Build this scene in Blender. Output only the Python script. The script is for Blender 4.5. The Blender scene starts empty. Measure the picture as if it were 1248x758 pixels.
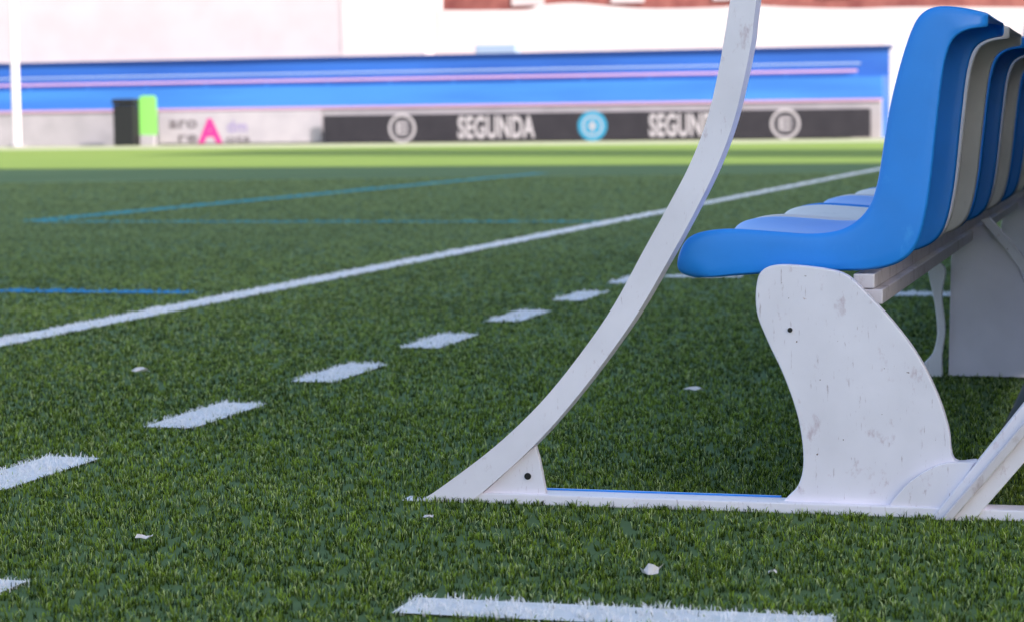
import bpy, bmesh, math, random
import numpy as np
from mathutils import Vector, Matrix
random.seed(4); rng=np.random.default_rng(7)
S=bpy.context.scene; COL=S.collection
R=math.radians
# ------------------------------------------------------------------ camera
A=R(15.6); FPX=2780.0; PITCH=math.atan(228/FPX); ROLL=0.012; CH=0.61
F=Vector((-math.sin(A)*math.cos(PITCH),math.cos(A)*math.cos(PITCH),-math.sin(PITCH)))
R0=Vector((math.cos(A),math.sin(A),0)); U0=R0.cross(F)
RC=R0*math.cos(ROLL)-U0*math.sin(ROLL); UC=R0*math.sin(ROLL)+U0*math.cos(ROLL)
CAM=Vector((0,0,CH))
cd=bpy.data.cameras.new('camera'); cam=bpy.data.objects.new('camera',cd); COL.objects.link(cam)
m=Matrix((RC,UC,-F)).transposed().to_4x4(); m.translation=CAM; cam.matrix_world=m
cd.sensor_width=36; cd.lens=FPX/1248*36; cd.clip_end=2000; cd.clip_start=.05
cd.dof.use_dof=True; cd.dof.focus_distance=3.62; cd.dof.aperture_fstop=8.0; S.camera=cam
def ray(px,py): return F+RC*((px-624)/FPX)+UC*((379-py)/FPX)
def W(px,py,Y):               # measured point on the vertical plane y = Y  ->  (x, z)
    d=ray(px,py); t=Y/d.y; p=CAM+d*t; return (p.x,p.z)
def G(px,py):
    d=ray(px,py); t=-CH/d.z; p=CAM+d*t; return (p.x,p.y)
# ------------------------------------------------------------------ helpers
def link(name,me,mat=None,parent=None,smooth=False):
    o=bpy.data.objects.new(name,me); COL.objects.link(o)
    if mat: me.materials.append(mat)
    if parent:
        o.parent=parent; o.location=-parent.location
    if smooth:
        for p in me.polygons: p.use_smooth=True
    return o
def tag(o,label=None,cat=None,group=None,kind=None):
    if label:o['label']=label
    if cat:o['category']=cat
    if group:o['group']=group
    if kind:o['kind']=kind
    return o
def empty(name,loc,label,cat,group=None):
    o=bpy.data.objects.new(name,None); COL.objects.link(o); o.location=loc; o.empty_display_size=.1
    return tag(o,label,cat,group)
def me_of(bm,name='mesh'):
    bmesh.ops.recalc_face_normals(bm,faces=bm.faces[:])
    me=bpy.data.meshes.new(name); bm.to_mesh(me); bm.free(); return me
def box(bm,x0,x1,y0,y1,z0,z1):
    v=[bm.verts.new(p) for p in [(x0,y0,z0),(x1,y0,z0),(x1,y1,z0),(x0,y1,z0),(x0,y0,z1),(x1,y0,z1),(x1,y1,z1),(x0,y1,z1)]]
    for f in [(0,3,2,1),(4,5,6,7),(0,1,5,4),(1,2,6,5),(2,3,7,6),(3,0,4,7)]: bm.faces.new([v[i] for i in f])
def boxo(name,b,mat,parent=None,bev=0):
    bm=bmesh.new(); box(bm,*b); o=link(name,me_of(bm),mat,parent)
    if bev: bevel(o,bev)
    return o
def bevel(o,w,seg=2):
    md=o.modifiers.new('bevel','BEVEL'); md.width=w; md.segments=seg; md.limit_method='ANGLE'; md.angle_limit=R(35)
def cat(pts,n=6,closed=False):
    P=[Vector(p) for p in pts]; out=[]; N=len(P)
    rngi=range(N) if closed else range(N-1)
    for i in rngi:
        if closed: p0,p1,p2,p3=P[(i-1)%N],P[i],P[(i+1)%N],P[(i+2)%N]
        else: p0,p1,p2,p3=P[max(i-1,0)],P[i],P[i+1],P[min(i+2,N-1)]
        for k in range(n):
            t=k/n
            out.append(0.5*((2*p1)+(p2-p0)*t+(2*p0-5*p1+4*p2-p3)*t*t+(3*p1-p0-3*p2+p3)*t**3))
    if not closed: out.append(P[-1])
    return out
def plate(name,xz,Y,th,mat,parent=None,bev=.003):
    bm=bmesh.new(); a=[bm.verts.new((x,Y,z)) for x,z in xz]; b=[bm.verts.new((x,Y+th,z)) for x,z in xz]
    bm.faces.new(a); bm.faces.new(b[::-1]); n=len(a)
    for i in range(n): bm.faces.new([a[i],b[i],b[(i+1)%n],a[(i+1)%n]])
    o=link(name,me_of(bm),mat,parent)
    if bev: bevel(o,bev)
    return o
def ribbon(name,L,Rr,Y,th,mat,parent=None,bev=.004):
    bm=bmesh.new(); rows=[]
    for (a,b) in zip(L,Rr):
        rows.append([bm.verts.new((a[0],Y,a[1])),bm.verts.new((b[0],Y,b[1])),bm.verts.new((b[0],Y+th,b[1])),bm.verts.new((a[0],Y+th,a[1]))])
    for r,s in zip(rows,rows[1:]):
        for i in range(4): bm.faces.new([r[i],r[(i+1)%4],s[(i+1)%4],s[i]])
    bm.faces.new(rows[0]); bm.faces.new(rows[-1][::-1])
    o=link(name,me_of(bm),mat,parent)
    if bev: bevel(o,bev)
    return o
def cyl(bm,p0,p1,r0,r1=None,n=16):
    r1=r0 if r1 is None else r1
    p0=Vector(p0);p1=Vector(p1);d=(p1-p0).normalized(); u=d.orthogonal().normalized(); w=d.cross(u)
    a=[];b=[]
    for i in range(n):
        t=2*math.pi*i/n; q=u*math.cos(t)+w*math.sin(t); a.append(bm.verts.new(p0+q*r0)); b.append(bm.verts.new(p1+q*r1))
    for i in range(n): bm.faces.new([a[i],a[(i+1)%n],b[(i+1)%n],b[i]])
    bm.faces.new(a[::-1]); bm.faces.new(b)
# ------------------------------------------------------------------ materials
def mat(name,c,rough=.6,c2=None,scale=5,bump=0,spec=.4,stretch=None,detail=6,lo=.35,hi=.65):
    m=bpy.data.materials.new(name); m.use_nodes=True; nt=m.node_tree; b=nt.nodes['Principled BSDF']
    b.inputs['Roughness'].default_value=rough; b.inputs['Specular IOR Level'].default_value=spec
    b.inputs['Base Color'].default_value=(*c,1)
    if c2 or bump:
        tc=nt.nodes.new('ShaderNodeTexCoord'); mp=nt.nodes.new('ShaderNodeMapping'); nz=nt.nodes.new('ShaderNodeTexNoise')
        nt.links.new(tc.outputs['Object'],mp.inputs[0]); nt.links.new(mp.outputs[0],nz.inputs[0])
        if stretch: mp.inputs['Scale'].default_value=stretch
        nz.inputs['Scale'].default_value=scale; nz.inputs['Detail'].default_value=detail
        if c2:
            cr=nt.nodes.new('ShaderNodeValToRGB'); cr.color_ramp.elements[0].position=lo; cr.color_ramp.elements[1].position=hi
            cr.color_ramp.elements[0].color=(*c,1); cr.color_ramp.elements[1].color=(*c2,1)
            nt.links.new(nz.outputs[0],cr.inputs[0]); nt.links.new(cr.outputs[0],b.inputs['Base Color'])
        if bump:
            bp=nt.nodes.new('ShaderNodeBump'); bp.inputs['Strength'].default_value=bump; bp.inputs['Distance'].default_value=.01
            nt.links.new(nz.outputs[0],bp.inputs['Height']); nt.links.new(bp.outputs[0],b.inputs['Normal'])
    return m
def worn(name,c,dirt=(.46,.30,.36),speck=(.16,.08,.08),rough=.4,amount=.59,seed=0,streak=True,chip=.745):
    """painted surface with soft stains, fine streaky scuffs and a few chips"""
    m=bpy.data.materials.new(name); m.use_nodes=True; nt=m.node_tree; b=nt.nodes['Principled BSDF']; N=nt.nodes.new; L=nt.links.new
    tc=N('ShaderNodeTexCoord')
    def noise(scale,det,st=(1,1,1),loc=0,rot=0,rg=.5):
        mp=N('ShaderNodeMapping'); mp.inputs['Scale'].default_value=st; mp.inputs['Location'].default_value=(loc,loc,loc); mp.inputs['Rotation'].default_value=(0,rot,0)
        n=N('ShaderNodeTexNoise'); n.inputs['Scale'].default_value=scale; n.inputs['Detail'].default_value=det; n.inputs['Roughness'].default_value=rg
        L(tc.outputs['Object'],mp.inputs[0]); L(mp.outputs[0],n.inputs[0]); return n.outputs[0]
    def ramp(s,a,bb,top=1.):
        r=N('ShaderNodeMapRange'); r.inputs[1].default_value=a; r.inputs[2].default_value=bb; r.inputs[4].default_value=top; L(s,r.inputs[0]); return r.outputs[0]
    def mix(f,ca,cb):
        x=N('ShaderNodeMix'); x.data_type='RGBA'
        L(f,x.inputs[0])
        if isinstance(ca,tuple): x.inputs[6].default_value=(*ca,1)
        else: L(ca,x.inputs[6])
        x.inputs[7].default_value=(*cb,1); return x.outputs[2]
    c0=mix(ramp(noise(9,6,loc=seed),.35,.75),c,tuple(v*.88 for v in c))
    c1=mix(ramp(noise(30,12,(1,1,.6),seed+3,.5,.7),amount,amount+.12,.6),c0,dirt)
    if streak:
        c1=mix(ramp(noise(60,8,(4.0,1,.5),seed+13,.75,.65),.63,.69,.6),c1,tuple(v*.75 for v in dirt))
        c1=mix(ramp(noise(22,14,(1,1,1),seed+31,0,.8),.665,.69,.8),c1,(.42,.24,.22))
    c2=mix(ramp(noise(80,3,loc=seed+9),chip,chip+.02),c1,speck)
    L(c2,b.inputs['Base Color']); b.inputs['Roughness'].default_value=rough
    bp=N('ShaderNodeBump'); bp.inputs['Strength'].default_value=.12; bp.inputs['Distance'].default_value=.004
    L(noise(30,5,loc=seed+5),bp.inputs['Height']); L(bp.outputs[0],b.inputs['Normal'])
    return m
M_white=worn('worn_white_paint',(.91,.86,.95))
M_white3=worn('clean_white_panel',(.84,.77,.90),amount=.7,seed=7,streak=False,chip=.77)
M_white2=worn('dirty_white_steel',(.74,.67,.70),dirt=(.32,.21,.21),amount=.55,seed=4,streak=False)
M_blue=worn('blue_plastic',(.02,.28,.90),dirt=(.06,.37,.92),speck=(.1,.4,.8),rough=.36,amount=.6,streak=False,chip=.8)
M_cream=worn('white_plastic',(.88,.82,.79),dirt=(.66,.57,.55),speck=(.25,.2,.18),rough=.45,amount=.62,seed=2,streak=False,chip=.78)
M_hole=mat('dark_hole',(.01,.01,.012))
M_shade=mat('shade_shell',(.03,.035,.04),.5)  # near-black of the added sheets, stands in for shade behind the bench
M_wall=mat('pale_plaster',(.54,.465,.50),.9,(.50,.43,.465),.8)
M_wall2=mat('bright_plaster',(.62,.54,.555),.9,(.57,.49,.51),.6)
M_low=mat('grey_plaster',(.36,.33,.37),.8,(.30,.28,.31),1.2)
M_pole=mat('pole_white',(.68,.62,.65),.5)
M_sb=mat('stand_blue',(.018,.085,.34),.6,(.026,.12,.43),.5,stretch=(.3,1,3))
M_sb2=mat('stand_blue_light',(.026,.135,.45),.6,(.04,.19,.54),.5,stretch=(.3,1,3))
M_sb3=mat('pale_blue_paint',(.30,.38,.5),.6)
M_navy=mat('navy_cap',(.01,.04,.16),.6)
M_pink=mat('faded_pink_paint',(.50,.29,.42),.6)
M_black=mat('board_black',(.017,.014,.022),.6,(.024,.02,.029),2)
M_let=mat('letter_grey',(.38,.35,.39),.6)
M_let2=mat('letter_dim',(.10,.09,.11),.6)
M_cyan=mat('emblem_cyan',(.025,.23,.40),.5)
M_mag=mat('magenta_print',(.48,.03,.22),.5)
M_dk=mat('dark_grey_print',(.13,.11,.13),.6)
M_lil=mat('lilac_print',(.27,.22,.40),.6)
M_lime=mat('lime_plastic',(.20,.52,.11),.5)
M_bin=mat('black_plastic',(.012,.012,.014),.45)
M_brick=mat('red_brick',(.17,.045,.045),.9,(.28,.10,.09),1.0)
M_conc=mat('pale_paving',(.38,.40,.24),.9,(.33,.35,.2),2)
M_stand=mat('stand_concrete',(.7,.68,.66),.9,(.6,.58,.56),.6)
M_paper=mat('paper',(.85,.8,.82),.8,(.6,.56,.55),40)
# turf sheet
def turf_sheet(name,ca,cb):
    m=bpy.data.materials.new(name); m.use_nodes=True; nt=m.node_tree; b=nt.nodes['Principled BSDF']; N=nt.nodes.new; L=nt.links.new
    g=N('ShaderNodeNewGeometry')
    n1=N('ShaderNodeTexNoise'); n1.inputs['Scale'].default_value=.35; n1.inputs['Detail'].default_value=8; n1.inputs['Roughness'].default_value=.65
    L(g.outputs['Position'],n1.inputs[0])
    n2=N('ShaderNodeTexNoise'); n2.inputs['Scale'].default_value=14; n2.inputs['Detail'].default_value=6; n2.inputs['Roughness'].default_value=.8
    L(g.outputs['Position'],n2.inputs[0])
    ad=N('ShaderNodeMath'); ad.operation='ADD'; L(n1.outputs[0],ad.inputs[0]); L(n2.outputs[0],ad.inputs[1])
    r=N('ShaderNodeMapRange'); r.inputs[1].default_value=.7; r.inputs[2].default_value=1.3; L(ad.outputs[0],r.inputs[0])
    c=N('ShaderNodeValToRGB'); c.color_ramp.elements[0].color=(*ca,1); c.color_ramp.elements[1].color=(*cb,1)
    L(r.outputs[0],c.inputs[0])
    L(c.outputs[0],b.inputs['Base Color']); b.inputs['Roughness'].default_value=.9; b.inputs['Specular IOR Level'].default_value=.1
    return m
M_turf=turf_sheet('turf_sheet',(.09,.15,.06),(.13,.20,.085))
M_turf_lit=turf_sheet('sunlit_turf_sheet',(.17,.245,.05),(.21,.29,.065))  # far turf with sunlight put into its lighter yellow-green base colour
M_linew=mat('line_white',(.82,.82,.84),.9,(.72,.74,.74),30,spec=.1)
M_lineb=mat('line_blue',(.05,.32,.6),.9,(.06,.28,.5),30,spec=.1)
M_lineb2=mat('line_blue_faded',(.07,.32,.38),.9,(.08,.28,.3),3,spec=.1)
def blade_mat():
    m=bpy.data.materials.new('grass_blades'); m.use_nodes=True; nt=m.node_tree; N=nt.nodes.new; L=nt.links.new
    b=nt.nodes['Principled BSDF']; at=N('ShaderNodeAttribute'); at.attribute_name='Col'
    b.inputs['Roughness'].default_value=.55; b.inputs['Specular IOR Level'].default_value=.15
    L(at.outputs['Color'],b.inputs['Base Color'])
    t=N('ShaderNodeBsdfTranslucent'); L(at.outputs['Color'],t.inputs['Color'])
    mx=N('ShaderNodeMixShader'); mx.inputs[0].default_value=.25; L(b.outputs[0],mx.inputs[1]); L(t.outputs[0],mx.inputs[2])
    L(mx.outputs[0],nt.nodes['Material Output'].inputs[0]); return m
M_bl=blade_mat()
# ------------------------------------------------------------------ ground
def sheet(name,x0,x1,y0,y1,z,mt,kind='structure'):
    bm=bmesh.new(); bm.faces.new([bm.verts.new(p) for p in [(x0,y0,z),(x1,y0,z),(x1,y1,z),(x0,y1,z)]])
    return tag(link(name,me_of(bm),mt),kind=kind)
sheet('ground',-600,600,-300,900,-.012,M_conc)
sheet('artificial_turf',-45,12,-20,31.5,0,M_turf)
sheet('sunlit_end_turf',-45,12,31.5,61,0,M_turf_lit)  # lighter colour paints in the sunlit end of the pitch
# markings -------------------------------------------------
XT=-3.165; XD=-1.915
rects=[]     # name,x0,x1,y0,y1,colour
rects.append(('touchline',XT-.06,XT+.06,-5,60,'w'))
yd=3.62
for k in range(0,7):
    c=yd+.83*k; rects.append(('dashed_marking',XD-.055,XD+.055,c-.205,c+.205,'w'))
nx0,_=G(480,748); nx1,_=G(1018,756)
rects.append(('dashed_marking',nx0,nx1,2.665,2.76,'w'))
nx2,_=G(27,714); rects.append(('dashed_marking',nx2-.5,nx2,2.67,2.75,'w'))
fx,fy=G(812,338); rects.append(('dashed_marking',fx,fx+.3,fy-.06,fy+.06,'w'))
gx,gy=G(1112,360); rects.append(('dashed_marking',gx-.12,gx+.14,gy-.09,gy+.09,'w'))
rects.append(('blue_marking',-12,XT-.22,7.71,7.81,'b'))
rects.append(('blue_marking',-7.22,-7.03,13.7,27,'c'))
rects.append(('blue_marking',-7.03,XT-.07,13.55,13.69,'c'))
# blades ---------------------------------------------------
def blade_mesh(P,h,w,lean,colb,colt):
    n=len(P); ang=rng.uniform(0,math.pi,n); cx=np.cos(ang)*w/2; cy=np.sin(ang)*w/2
    V=np.zeros((n,5,3),np.float32)
    V[:,0]=np.c_[P[:,0]-cx,P[:,1]-cy,np.zeros(n)]; V[:,1]=np.c_[P[:,0]+cx,P[:,1]+cy,np.zeros(n)]
    mx=P[:,0]+lean[:,0]*.35*h; my=P[:,1]+lean[:,1]*.35*h
    V[:,2]=np.c_[mx-cx*.9,my-cy*.9,h*.6]; V[:,3]=np.c_[mx+cx*.9,my+cy*.9,h*.6]
    V[:,4]=np.c_[P[:,0]+lean[:,0]*h,P[:,1]+lean[:,1]*h,h*(1-.25*np.hypot(lean[:,0],lean[:,1]))]
    C=np.ones((n,5,4),np.float32)
    C[:,0,:3]=colb;C[:,1,:3]=colb;mid=(colb+colt)/2;C[:,2,:3]=mid;C[:,3,:3]=mid;C[:,4,:3]=colt
    base=(np.arange(n)*5)[:,None]; LI=(base+np.array([0,1,3,2,2,3,4])).astype(np.int32).ravel()
    LS=(np.arange(n)[:,None]*7+np.array([0,4])).astype(np.int32).ravel()
    me=bpy.data.meshes.new('blades'); me.vertices.add(n*5); me.vertices.foreach_set('co',V.ravel())
    me.loops.add(n*7); me.loops.foreach_set('vertex_index',LI); me.polygons.add(n*2); me.polygons.foreach_set('loop_start',LS)
    me.update(calc_edges=True)
    ca=me.color_attributes.new('Col','FLOAT_COLOR','POINT'); ca.data.foreach_set('color',C.ravel()); return me
Pts=[];Hs=[];Ws=[];Ls=[];Ts=[]
def scatter(d0,d1,dens,h,w):
    # tufts of five blades in the wedge of ground in front of the camera plus a margin on both sides
    hw=d1*.225+.5; n=int(2*hw*(d1-d0)*dens/5)
    d=rng.uniform(d0,d1,n); l=rng.uniform(-hw,hw,n); k=np.abs(l)<d*.225+.5; d=d[k]; l=l[k]; n=len(d)
    X=-math.sin(A)*d+math.cos(A)*l; Y=math.cos(A)*d+math.sin(A)*l; tt=rng.normal(0,.30,n); th=rng.uniform(.7,1.2,n)
    for j in range(5):
        a=rng.uniform(0,2*math.pi,n); r=rng.uniform(0,.006,n)*(w/.0015)
        Pts.append(np.c_[X+np.cos(a)*r,Y+np.sin(a)*r]); b=a+rng.normal(0,.7,n); q=rng.uniform(.05,.85,n)
        Ls.append(np.c_[np.cos(b)*q,np.sin(b)*q]); Hs.append(h*th*rng.uniform(.6,1.2,n)); Ws.append(w*rng.uniform(.7,1.3,n)); Ts.append(tt)
ds=[2.2,3,4,5,6.2,8,10.5,14,19,26]
for a,b in zip(ds,ds[1:]):
    mid=(a+b)/2; s=max(1,mid/3.6)
    scatter(a,b,36000/s**1.85,.0112*min(s,1.6)**.3,.00145*s**.88)
P=np.concatenate(Pts);H=np.concatenate(Hs);Wd=np.concatenate(Ws);Ln=np.concatenate(Ls);TT=np.concatenate(Ts); n=len(P)
print('blades',n)
lf=.5+.25*np.sin(P[:,0]*3.1+1.3*np.sin(P[:,1]*2.3))+.25*np.sin(P[:,1]*4.7+P[:,0]*1.9)
t=np.clip(rng.normal(.43,.28,n)+TT+.2*(lf-.5),0,1)[:,None]
ca=np.array([.024,.062,.006]);cb=np.array([.46,.66,.07])
ct=ca*(1-t)+cb*t**1.3
pale=rng.random(n)<.11; ct[pale]=np.array([.80,.92,.40])
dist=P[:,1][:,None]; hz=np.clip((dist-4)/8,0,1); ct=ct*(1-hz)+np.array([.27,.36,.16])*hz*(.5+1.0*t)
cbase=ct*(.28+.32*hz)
lab=-np.ones(n,int); Pj=P+rng.normal(0,.0055,P.shape)
for i,(nm,x0,x1,y0,y1,c) in enumerate(rects):
    k=(Pj[:,0]>x0)&(Pj[:,0]<x1)&(Pj[:,1]>y0)&(Pj[:,1]<y1)&(rng.random(n)<(.97 if c=='w' else .88)); lab[k]=i
g=lab<0
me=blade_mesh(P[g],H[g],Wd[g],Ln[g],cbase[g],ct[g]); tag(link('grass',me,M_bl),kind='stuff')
cols={'w':np.array([.95,.94,.96]),'b':np.array([.06,.40,.78]),'c':np.array([.09,.45,.56])}
for i,(nm,x0,x1,y0,y1,c) in enumerate(rects):
    k=lab==i; mt={'w':M_linew,'b':M_lineb,'c':M_lineb2}[c]
    bm=bmesh.new(); bm.faces.new([bm.verts.new(p) for p in [(x0,y0,.004),(x1,y0,.004),(x1,y1,.004),(x0,y1,.004)]])
    if k.sum()>5:
        q=cols[c]*rng.uniform(.85,1.04,(k.sum(),1))
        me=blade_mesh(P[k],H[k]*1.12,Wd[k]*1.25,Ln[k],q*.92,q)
        sm=me_of(bm)
        o=link(nm,me,M_bl); o2=link('paint_base',sm,mt,None); o2.parent=o
    else:
        o=link(nm,me_of(bm),mt)
    tag(o,kind='structure')
# ------------------------------------------------------------------ team bench
Y0=3.50
root=empty('team_bench',(W(900,620,Y0)[0],Y0,0),'long bench of blue and white plastic seats on worn white frame with curved rail','bench')
def PX(pts,Y): return [W(x,y,Y) for x,y in pts]
Lp=[(490,626),(511,610),(560,577),(612,536),(662,487),(708,430),(748,372),(783,308),(815,250),(841,200),(861,148),(874,95),(883,45),(890,0)]
Rp=[(554,626),(575,609),(618,573),(654,539),(690,499),(732,446),(775,385),(812,322),(845,262),(873,205),(893,152),(906,100),(916,50),(922,0)]
L_=PX(Lp,Y0);R_=PX(Rp,Y0)
L_[0]=(L_[0][0],.001);R_[0]=(R_[0][0],.001)
lx=L_[-1][0];rx=R_[-1][0]
L_+= [(lx+.04,1.05),(lx+.07,1.35),(lx+.13,1.65),(lx+.27,1.90),(lx+.57,2.04),(lx+.95,1.98)]
R_+= [(rx+.04,1.05),(rx+.068,1.33),(rx+.12,1.60),(rx+.24,1.82),(rx+.55,1.985),(rx+.91,1.93)]
L2=cat(L_,5);R2=cat(R_,5)
rail=ribbon('curved_rail',L2,R2,Y0,.045,M_white,root,.003)
# rear rail
rearL=PX([(1130,638),(1163,597),(1205,545),(1248,491),(1330,388)],Y0); rearR=PX([(1183,638),(1216,600),(1262,547),(1305,495),(1378,403)],Y0)
def lower(ps):
    return ps+[(ps[-1][0]+.16,.55),(ps[-1][0]+.24,.9),(ps[-1][0]+.26,1.35),(ps[-1][0]+.12,1.75)]
rearL=lower(rearL)+[(lx+.92,1.985)]; rearR=lower(rearR)+[(lx+.97,2.02)]
rearL2=cat(rearL,5);rearR2=cat(rearR,5)
ribbon('rear_rail',rearL2,rearR2,Y0-.004,.05,M_white,root,.003)
ribbon('rear_rail_lip',PX([(1146,634),(1184,590),(1222,546),(1262,498)],Y0-.018),PX([(1160,634),(1197,592),(1235,548),(1275,500)],Y0-.018),Y0-.018,.013,M_white2,root,.002)
# base rail
bx0,_=W(566,608,Y0); bx1=W(1420,620,Y0)[0]; bz=W(900,611,Y0)[1]
boxo('base_rail',(bx0,bx1,Y0+.003,Y0+.055,.0,bz),M_white,root,.002)
boxo('base_rail_blue_edge',(bx0+.1,W(945,610,Y0)[0],Y0+.056,Y0+.062,.0,bz+.002),M_blue,root)
# gusset
gp=PX([(580,608),(652,543),(657,560),(666,608)],Y0+.01)
plate('gusset',gp,Y0+.012,.012,M_white,root,.001)
hx,hz_=W(643,580,Y0+.01); bm=bmesh.new(); cyl(bm,(hx,Y0+.0095,hz_),(hx,Y0+.02,hz_),.0055); link('bolt_hole',me_of(bm),M_hole,root)
# near leg panel
leg=[(922,346),(930,329),(952,323),(1000,327),(1032,336),(1060,362),(1092,397),(1121,437),(1143,482),(1156,522),(1163,560),(1192,562),(1178,590),(1140,631),(1050,631),(944,629),(957,608),(973,590),(979,560),(973,511),(956,460),(935,415),(922,380)]
YL=Y0+.02
lps=[(v[0],max(v[1],.006)) for v in cat(PX(leg,YL),5,True)]
legp=plate('leg_panel',lps,YL,.02,M_white,root,.003)
hx,hz_=W(963,402,YL); bm=bmesh.new(); cyl(bm,(hx,YL-.002,hz_),(hx,YL+.01,hz_),.0038); link('bolt_hole',me_of(bm),M_hole,root)
# foot flare plate in front of the leg
plate('foot_plate',[(v[0],v[1]) for v in cat(PX([(1074,629),(1090,607),(1112,584),(1148,565),(1188,563)],YL-.012),5)]+PX([(1172,590),(1140,629)],YL-.012),YL-.012,.01,M_white,root,.0015)
# further leg panels
Y2=5.44
l2=[(1132,322),(1153,326),(1149,360),(1153,400),(1149,432),(1148,463),(1127,463),(1121,448),(1137,430),(1143,405),(1140,370)]
def leg_at(Y):
    plate('leg_flange',[(v[0],max(v[1],.004)) for v in cat(PX(l2,Y2),4,True)],Y-.02,.015,M_white,root,.002)
    b=PX([(1159,318),(1162,290),(1200,272),(1215,285),(1240,325),(1262,375),(1285,430),(1296,464),(1156,464)],Y2)
    plate('leg_panel',[(x,max(z,.004)) for x,z in b],Y,.02,M_white3,root,.002)
    c=PX([(1196,268),(1222,299),(1252,337),(1284,380),(1316,430)],Y2); d=PX([(1207,265),(1233,294),(1264,332),(1296,378),(1328,430)],Y2)
    ribbon('leg_edge_strip',c,d,Y-.03,.03,M_white,root,.002)
for Y in (Y2,7.35,9.28,11.2): leg_at(Y)
# beams
def beam(name,px0,py0,px1,py1,mt,Ya=Y0+.055,Yb=11.25):
    x0,z1=W(px0,py0,Ya);x1,z0=W(px1,py1,Ya); boxo(name,(x0,x1,Ya,Yb,z0,z1),mt,root,.002)
beam('seat_beam',1040,334,1066,352,M_white2)
beam('seat_beam',1036,352.5,1076,371,M_white2)
beam('seat_beam',945,337,965,352,M_white2)
# dark roof and back sheet added between the end frames to deepen the shade
def strip_sheet(name,pts,mt,y0,y1,th=.006):
    bm=bmesh.new(); a=[bm.verts.new((p[0],y0,p[1])) for p in pts]; b=[bm.verts.new((p[0],y1,p[1])) for p in pts]
    for i in range(len(a)-1): bm.faces.new([a[i],a[i+1],b[i+1],b[i]])
    o=link(name,me_of(bm),mt,root,True); md=o.modifiers.new('s','SOLIDIFY'); md.thickness=th; return o
top=[((a[0]+b[0])/2,(a[1]+b[1])/2) for a,b in zip(L2,R2) if a[1]>1.55]
strip_sheet('roof_shade_sheet',top,M_shade,Y0+.047,11.3)
bk=[((a[0]+b[0])/2+.01,(a[1]+b[1])/2) for a,b in zip(rearL2,rearR2) if .012<a[1]<1.1]
strip_sheet('back_shade_sheet',bk,M_shade,Y0+.047,11.3)
for dx,z in ((.24,1.82),(.9,1.90)): boxo('roof_rail',(lx+dx-.02,lx+dx+.02,Y0+.045,11.3,z-.02,z+.02),M_white,root,.002)
c=rail.copy(); COL.objects.link(c); c.parent=root; c.location=rail.location+Vector((0,7.8,0))
# seats
prs=[((836,337),(846,339)),((825,328),(858,339)),((829,306),(870,339)),((844,287),(890,338)),((885,280),(915,336)),((940,283),(960,333)),((990,286),(1000,331)),((1028,280),(1050,331)),
((1055,260),(1090,325)),((1069,228),(1118,303)),((1077,180),(1132,250)),((1085,130),(1139,190)),((1097,80),(1145,130)),((1109,42),(1151,82)),((1121,19),(1159,54)),((1140,9),(1170,42)),((1170,10),(1184,36)),((1203,17),(1202,33))]
YS=Y0+.055; SW=.47; PI_=.56
Fp=cat(PX([p[0] for p in prs],YS),3);Bp=cat(PX([p[1] for p in prs],YS),3)
def seat_mesh():
    bm=bmesh.new(); n=len(Fp); rows=[]
    vs=[-1,-.95,-.6,-.3,0,.3,.6,.95,1]
    for i,(f,b) in enumerate(zip(Fp,Bp)):
        u=i/(n-1); w=SW/2
        e0=min(1,u/.14); e1=min(1,(1-u)/.12)
        w-= .040*(1-math.sqrt(max(0,1-(1-e0)**2))) ; w-=.03*(1-math.sqrt(max(0,1-(1-e1)**2)))
        w-= .010*max(0,(u-.5)*2)
        dish=.022*min(1,e0)*min(1,e1)
        d=(b-f); dl=d.length; dn=d/dl if dl>0 else d
        row=[]
        def add(q,y): row.append(bm.verts.new((q[0],YS+SW/2+y,q[1])))
        add(b,-w); add(f.lerp(b,.5),-w); add(f.lerp(b,min(.5,.005/max(dl,.001))),-w+.0003)
        for v in vs:
            y=v*(w-.0035); q=f+dn*dish*(1-abs(v)**2.2)
            add(q,y)
        add(f.lerp(b,min(.5,.005/max(dl,.001))),w-.0003); add(f.lerp(b,.5),w); add(b,w)
        rows.append(row)
    for r,s in zip(rows,rows[1:]):
        for j in range(len(r)-1): bm.faces.new([r[j],r[j+1],s[j+1],s[j]])
    return me_of(bm)
smb=seat_mesh(); smw=smb.copy()
def seat(me,mt):
    o=link('seat',me,mt,root,True); md=o.modifiers.new('s','SOLIDIFY'); md.thickness=.005; md.offset=0
    ms=o.modifiers.new('ss','SUBSURF'); ms.levels=1; ms.render_levels=1; return o
sb=seat(smb,M_blue); sw=seat(smw,M_cream); sw.location.y+=PI_
sb['label']='blue plastic seat'; sw['label']='white plastic seat'
for k in range(2,14):
    o=sb if k%2==0 else sw
    c=o.copy(); COL.objects.link(c); c.parent=root; c.location=o.location+Vector((0,PI_*(k-(k%2)),0))
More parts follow.
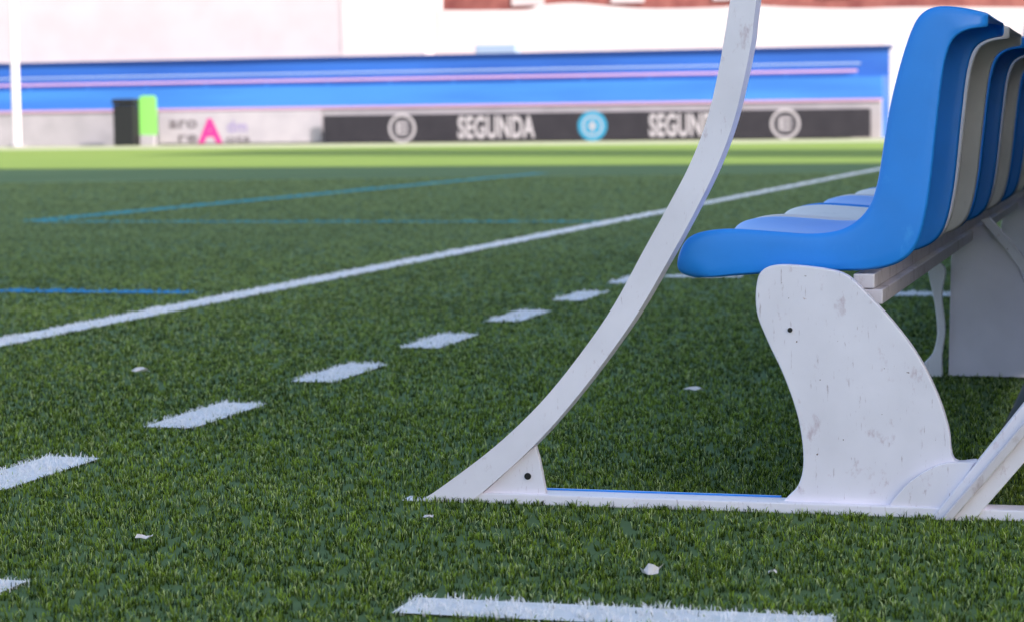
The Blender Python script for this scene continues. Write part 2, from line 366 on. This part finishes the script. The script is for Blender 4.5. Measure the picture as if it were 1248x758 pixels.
# ------------------------------------------------------------------ far end of the ground
YW=75.0
def zc(py,Y=YW): return W(624,py,Y)[1]
def xc(px,Y=YW): return W(px,150,Y)[0]
XR=xc(1074)
tag(boxo('perimeter_wall',(-62,XR,YW,YW+.25,-.01,zc(130)),M_low),'low pale grey wall under the blue stand behind the advertising boards','wall')
st=empty('blue_stand',(-30,YW+.4,0),'long low blue spectator stand with pink rails beyond the pitch','stand')
boxo('lower_fascia',(-62,XR,YW+.3,YW+.5,0,zc(101)),M_sb2,st)
boxo('step',(-62,XR,YW+.5,YW+2.2,0,zc(100)),M_sb,st)
boxo('upper_fascia',(-62,XR,YW+2.2,YW+2.5,0,zc(69,YW+2.2)),M_sb,st)
boxo('cap',(-62,XR+.1,YW+2.12,YW+2.6,zc(69,YW+2.2),zc(65,YW+2.2)),M_navy,st)
boxo('sill',(-62,XR,YW-.06,YW+.3,zc(130),zc(127)),M_pink,st)
zr=zc(94)
bm=bmesh.new(); cyl(bm,(-62,YW+.55,zr),(xc(1042),YW+.55,zr),.05); link('handrail',me_of(bm),M_pink,st)
bm=bmesh.new(); cyl(bm,(-62,YW+1.9,zc(84)),(xc(1040),YW+1.9,zc(84)),.035); link('handrail',me_of(bm),M_sb3,st)
for i in range(14): 
    x=xc(1040)-i*2.3
    bm=bmesh.new(); cyl(bm,(x,YW+.55,zc(101)),(x,YW+.55,zr),.025,n=8); link('rail_post',me_of(bm),M_sb2,st)
# buildings behind
xa=xc(418,82); b=empty('white_building',(xa-20,82,0),'tall plain pale building rising behind left half of blue stand','building')
boxo('wall',(-80,xa,82,95,0,11),M_wall,b)
boxo('plinth',(-80,xa-.02,81.96,82,0,zc(60,82)),M_wall,b)
boxo('roof',(-80.5,xa+.3,81.5,95.5,11,11.35),M_low,b)
xb=xc(510,81); tag(boxo('white_pillar',(xa,xb,81.97,83,0,9),M_wall2),'bright white tower block between pale building and long white wall','tower')
w=[(500,12),(560,13),(640,12),(656,7),(700,4),(745,8),(800,11),(880,9),(905,6),(960,9),(1040,11),(1110,9),(1300,10)]
ww=PX(w,84); ww=[(v[0],v[1]) for v in cat(ww,3)]; ww+=[(ww[-1][0]+3,0),(ww[0][0],0)]
tag(plate('boundary_wall',ww,84,.4,M_wall2,None,0),'long bright white wall with uneven top behind right part of blue stand','wall')
xk=xc(498,100); bb=empty('brick_building',(xk+8,100,0),'red brick building showing just over the white wall','building')
boxo('wall',(xk,8,100,112,0,8.5),M_brick,bb)
x=xk+5
while x<2:
    boxo('window',(x,x+1.5,99.9,99.99,5.9,7.2),M_wall,bb); x+=4.6
boxo('roof',(xk-.4,8.5,99.5,112.5,8.5,9),M_brick,bb)
x0,x1=xc(580,79),xc(630,79); tag(boxo('signal_box',(x0,x1,79,79.6,0,zc(54,79)),M_sb3,None,.05),'small pale blue box peeking above middle of blue stand','box')
# advertising board
ab=empty('advertising_board',(xc(728),YW-.5,0),'long black advertising board with pale lettering and round emblems at end of pitch','advertising board')
YA=YW-.5
X0=W(394,150,YA)[0];X1=W(1061,150,YA)[0];ZT=W(728,137,YA)[1]
boxo('panel',(X0,X1,YA,YA+.08,.03,ZT),M_black,ab,.01)
for i in range(9):
    x=X0+(X1-X0)*(i+.5)/9; boxo('support',(x-.03,x+.03,YA+.08,YA+.3,0,ZT-.1),M_low,ab)
def text(name,body,px0,px1,z0,z1,Y,mt,parent,bold=.0):
    c=bpy.data.curves.new('t','FONT'); c.body=body; c.size=1; c.offset=bold; c.extrude=.004; c.space_character=1.06
    o=bpy.data.objects.new('t',c); COL.objects.link(o); dg=bpy.context.evaluated_depsgraph_get()
    me=bpy.data.meshes.new_from_object(o.evaluated_get(dg)); bpy.data.objects.remove(o)
    co=np.array([v.co[:] for v in me.vertices]); mn=co.min(0);mx=co.max(0)
    xx0=W(px0,150,Y)[0];xx1=W(px1,150,Y)[0]
    for v in me.vertices:
        a=(v.co.x-mn[0])/(mx[0]-mn[0]); b_=(v.co.y-mn[1])/(mx[1]-mn[1]); e=v.co.z
        v.co=(xx0+a*(xx1-xx0),Y-.006-(.004 if e>0 else 0),z0+b_*(z1-z0))
    return link(name,me,mt,parent)
zh=ZT-.03
text('lettering','SEGUNDA',558,652,.03+zh*.08,.03+zh*.92,YA,M_let,ab,.035)
text('lettering','SEGUNDA',791,886,.03+zh*.08,.03+zh*.92,YA,M_let,ab,.035)
def disc(name,px,r,Y,mt,parent,inner=0,zc_=None,n=40):
    x=W(px,150,Y)[0]; z=zc_; bm=bmesh.new(); a=[];b_=[]
    for i in range(n):
        t=2*math.pi*i/n; a.append(bm.verts.new((x+r*math.cos(t),Y,z+r*math.sin(t))))
        if inner: b_.append(bm.verts.new((x+inner*math.cos(t),Y,z+inner*math.sin(t))))
    if inner:
        for i in range(n): bm.faces.new([a[i],a[(i+1)%n],b_[(i+1)%n],b_[i]])
    else: bm.faces.new(a)
    return link(name,me_of(bm),mt,parent)
zm=.03+zh/2
for px in (490,957):
    disc('emblem',px,.53*zh,YA-.006,M_let,ab,.43*zh,zm)
    disc('emblem_disc',px,.34*zh,YA-.006,M_let2,ab,0,zm)
    x=W(px,150,YA)[0]; bm=bmesh.new()
    for dz in (-.12,0,.12): box(bm,x-.119*zh,x+.2*zh,YA-.014,YA-.008,zm+dz*zh*1.5-.035,zm+dz*zh*1.5+.035)
    box(bm,x-.2*zh,x-.12*zh,YA-.015,YA-.009,zm-.22*zh,zm+.22*zh)
    link('emblem_mark',me_of(bm),M_let,ab)
disc('emblem',722,.54*zh,YA-.006,M_cyan,ab,0,zm)
disc('emblem_ring',722,.38*zh,YA-.010,M_let,ab,.32*zh,zm)
x=W(722,150,YA)[0]; bm=bmesh.new(); box(bm,x-.05,x+.05,YA-.018,YA-.012,zm-.2*zh,zm+.2*zh); box(bm,x-.16,x+.16,YA-.021,YA-.019,zm-.04,zm+.04); link('emblem_mark',me_of(bm),M_let,ab)
# pale printed banner on the left
YB=YW-.12
pb=empty('printed_banner',(xc(290),YB,0),'pale banner with large magenta letter A and small dark letters on low wall','banner')
zb=W(290,136,YB)[1]
boxo('panel',(W(193,150,YB)[0],W(391,150,YB)[0],YB,YB+.05,.05,zb),mat('banner_pale',(.40,.365,.415),.7,(.36,.33,.38),2),pb)
def zpx(px,py,Y=YB): return W(px,py,Y)[1]
text('logo_letter','A',241,271,zpx(255,175),zpx(255,145),YB,M_mag,pb,.05)
text('lettering','aro',206,240,zpx(220,157),zpx(220,147),YB,M_dk,pb,.02)
text('lettering','re',217,240,zpx(220,174),zpx(220,165),YB,M_dk,pb,.02)
text('lettering','dm',277,301,zpx(290,162),zpx(290,147),YB,M_lil,pb,.02)
text('lettering','ots',275,304,zpx(290,174),zpx(290,166),YB,M_dk,pb,.02)
# bin and lime board
YN=73.5
x0,x1=W(141,150,YN)[0],W(169,150,YN)[0]; zt=W(155,121,YN)[1]
bn=empty('rubbish_bin',((x0+x1)/2,YN,0),'tall square black bin in front of the low pale wall','bin')
boxo('body',(x0+.04,x1-.04,YN-.3,YN+.3,0,zt*.88),M_bin,bn,.04)
boxo('lid',(x0,x1,YN-.34,YN+.34,zt*.885,zt),M_bin,bn,.06)
gx0,gx1=W(170,150,YN)[0],W(191,150,YN)[0]; gt=W(182,117,YN)[1]; gb=W(182,165,YN)[1]
gr=empty('lime_sign',((gx0+gx1)/2,YN,0),'lime green upright rectangular sign beside black bin','sign')
gw=(gx1-gx0)/2; gm=(gx0+gx1)/2; k=gw*.35
pts=[(gm-gw,gb),(gm-gw,gt-k),(gm-gw+k*.3,gt-k*.3),(gm-gw+k,gt),(gm+gw-k,gt),(gm+gw-k*.3,gt-k*.3),(gm+gw,gt-k),(gm+gw,gb)]
plate('panel',pts,YN-.02,.05,M_lime,gr,.01)
boxo('foot',(gm-gw*.8,gm+gw*.8,YN-.12,YN+.12,0,gb),M_low,gr)
# pole
YP=72.0; xp=W(20,150,YP)[0]
po=empty('white_pole',(xp,YP,0),'white vertical pole at far left edge of the pitch','pole')
bm=bmesh.new(); cyl(bm,(xp,YP,0),(xp,YP,12),.15,.13,20); link('shaft',me_of(bm),M_pole,po)
bm=bmesh.new(); cyl(bm,(xp,YP,0),(xp,YP,.08),.3,.3,20); link('base',me_of(bm),M_low,po)
# leaning white post at the right end of the stand
YR=77.7
lpn=ribbon('leaning_post',PX([(1072,170),(1066,132),(1068,90),(1078,50)],YR),PX([(1092,170),(1086,132),(1093,90),(1105,50)],YR),YR,.2,M_pole,None,.01)
tag(lpn,'white curved post at right end of blue stand','post')
tag(boxo('corner_wall',(XR+.05,5,78.2,78.4,0,zc(112)),M_low),'plain pale wall continuing right of the blue stand','wall')
# ------------------------------------------------------------------ main grandstand (off to the right, throws the shade)
gs=empty('grandstand',(22,-8,0),'big covered grandstand to the right of the bench shading the pitch','grandstand')
bm=bmesh.new()
for i in range(12): box(bm,13+i*1.6,13+(i+1)*1.6 if i<11 else 40,-30,15,0,1+i*.8)
link('terrace',me_of(bm),M_stand,gs)
boxo('roof',(9.5,44,-32,15,22,22.6),M_stand,gs)
for y in (-28,-14,0,13): 
    bm=bmesh.new(); cyl(bm,(36,y,0),(36,y,22),.5); link('column',me_of(bm),M_stand,gs)
tw=empty('shadow_tower',(14,31,0),'square block added out of view past the grandstand to cast a shadow band','tower')
boxo('wall',(12,15,27.5,35,0,25),M_stand,tw); boxo('roof',(11.8,15.2,27.3,35.2,25,25.3),M_low,tw)  # unseen block, added only for its dark band on the far turf
# ------------------------------------------------------------------ litter
def scrap(px,py,size,label,asp=1.):
    x,y=G(px,py); bm=bmesh.new(); g=[]
    for i in range(4):
        row=[]
        for j in range(4): row.append(bm.verts.new((x+(i-1.5)*size/3*asp+random.uniform(-1,1)*size*.12,y+(j-1.5)*size/3+random.uniform(-1,1)*size*.12,.009+random.uniform(0,.6)*size)))
        g.append(row)
    for i in range(3):
        for j in range(3): bm.faces.new([g[i][j],g[i+1][j],g[i+1][j+1],g[i][j+1]])
    tag(link('paper_scrap',me_of(bm),M_paper),label,'litter')
scrap(172,458,.024,'small pale scrap on the grass between touchline and dashed line',1.6)
scrap(845,480,.016,'thin pale scrap on the grass between curved rail and leg panel',2.6)
scrap(795,706,.024,'crumpled white scrap on the grass just above nearest white dash')
scrap(176,663,.012,'tiny scrap on the grass in lower left of the picture',2)
scrap(942,706,.010,'tiny white crumb on the grass right of the crumpled scrap')
scrap(522,638,.010,'tiny pale scrap just below the foot of curved rail',1.6)
# ------------------------------------------------------------------ light
EL=R(33); az=R(120)   # sun from behind right
sv=Vector((math.sin(az)*math.cos(EL),math.cos(az)*math.cos(EL),math.sin(EL)))
sl=bpy.data.lights.new('sun','SUN'); sl.energy=7; sl.angle=R(.53); sl.color=(1,.93,.86)
so=bpy.data.objects.new('sun',sl); COL.objects.link(so); so.rotation_euler=sv.to_track_quat('Z','Y').to_euler()
wd=bpy.data.worlds.new('World'); S.world=wd; wd.use_nodes=True; nt=wd.node_tree
sk=nt.nodes.new('ShaderNodeTexSky'); sk.sky_type='NISHITA'; sk.sun_disc=False; sk.sun_elevation=EL; sk.sun_rotation=az; sk.dust_density=2.5; sk.air_density=1.0
nt.links.new(sk.outputs[0],nt.nodes['Background'].inputs[0]); nt.nodes['Background'].inputs[1].default_value=.35
S.view_settings.view_transform='Standard'; S.view_settings.look='None'; S.view_settings.exposure=0
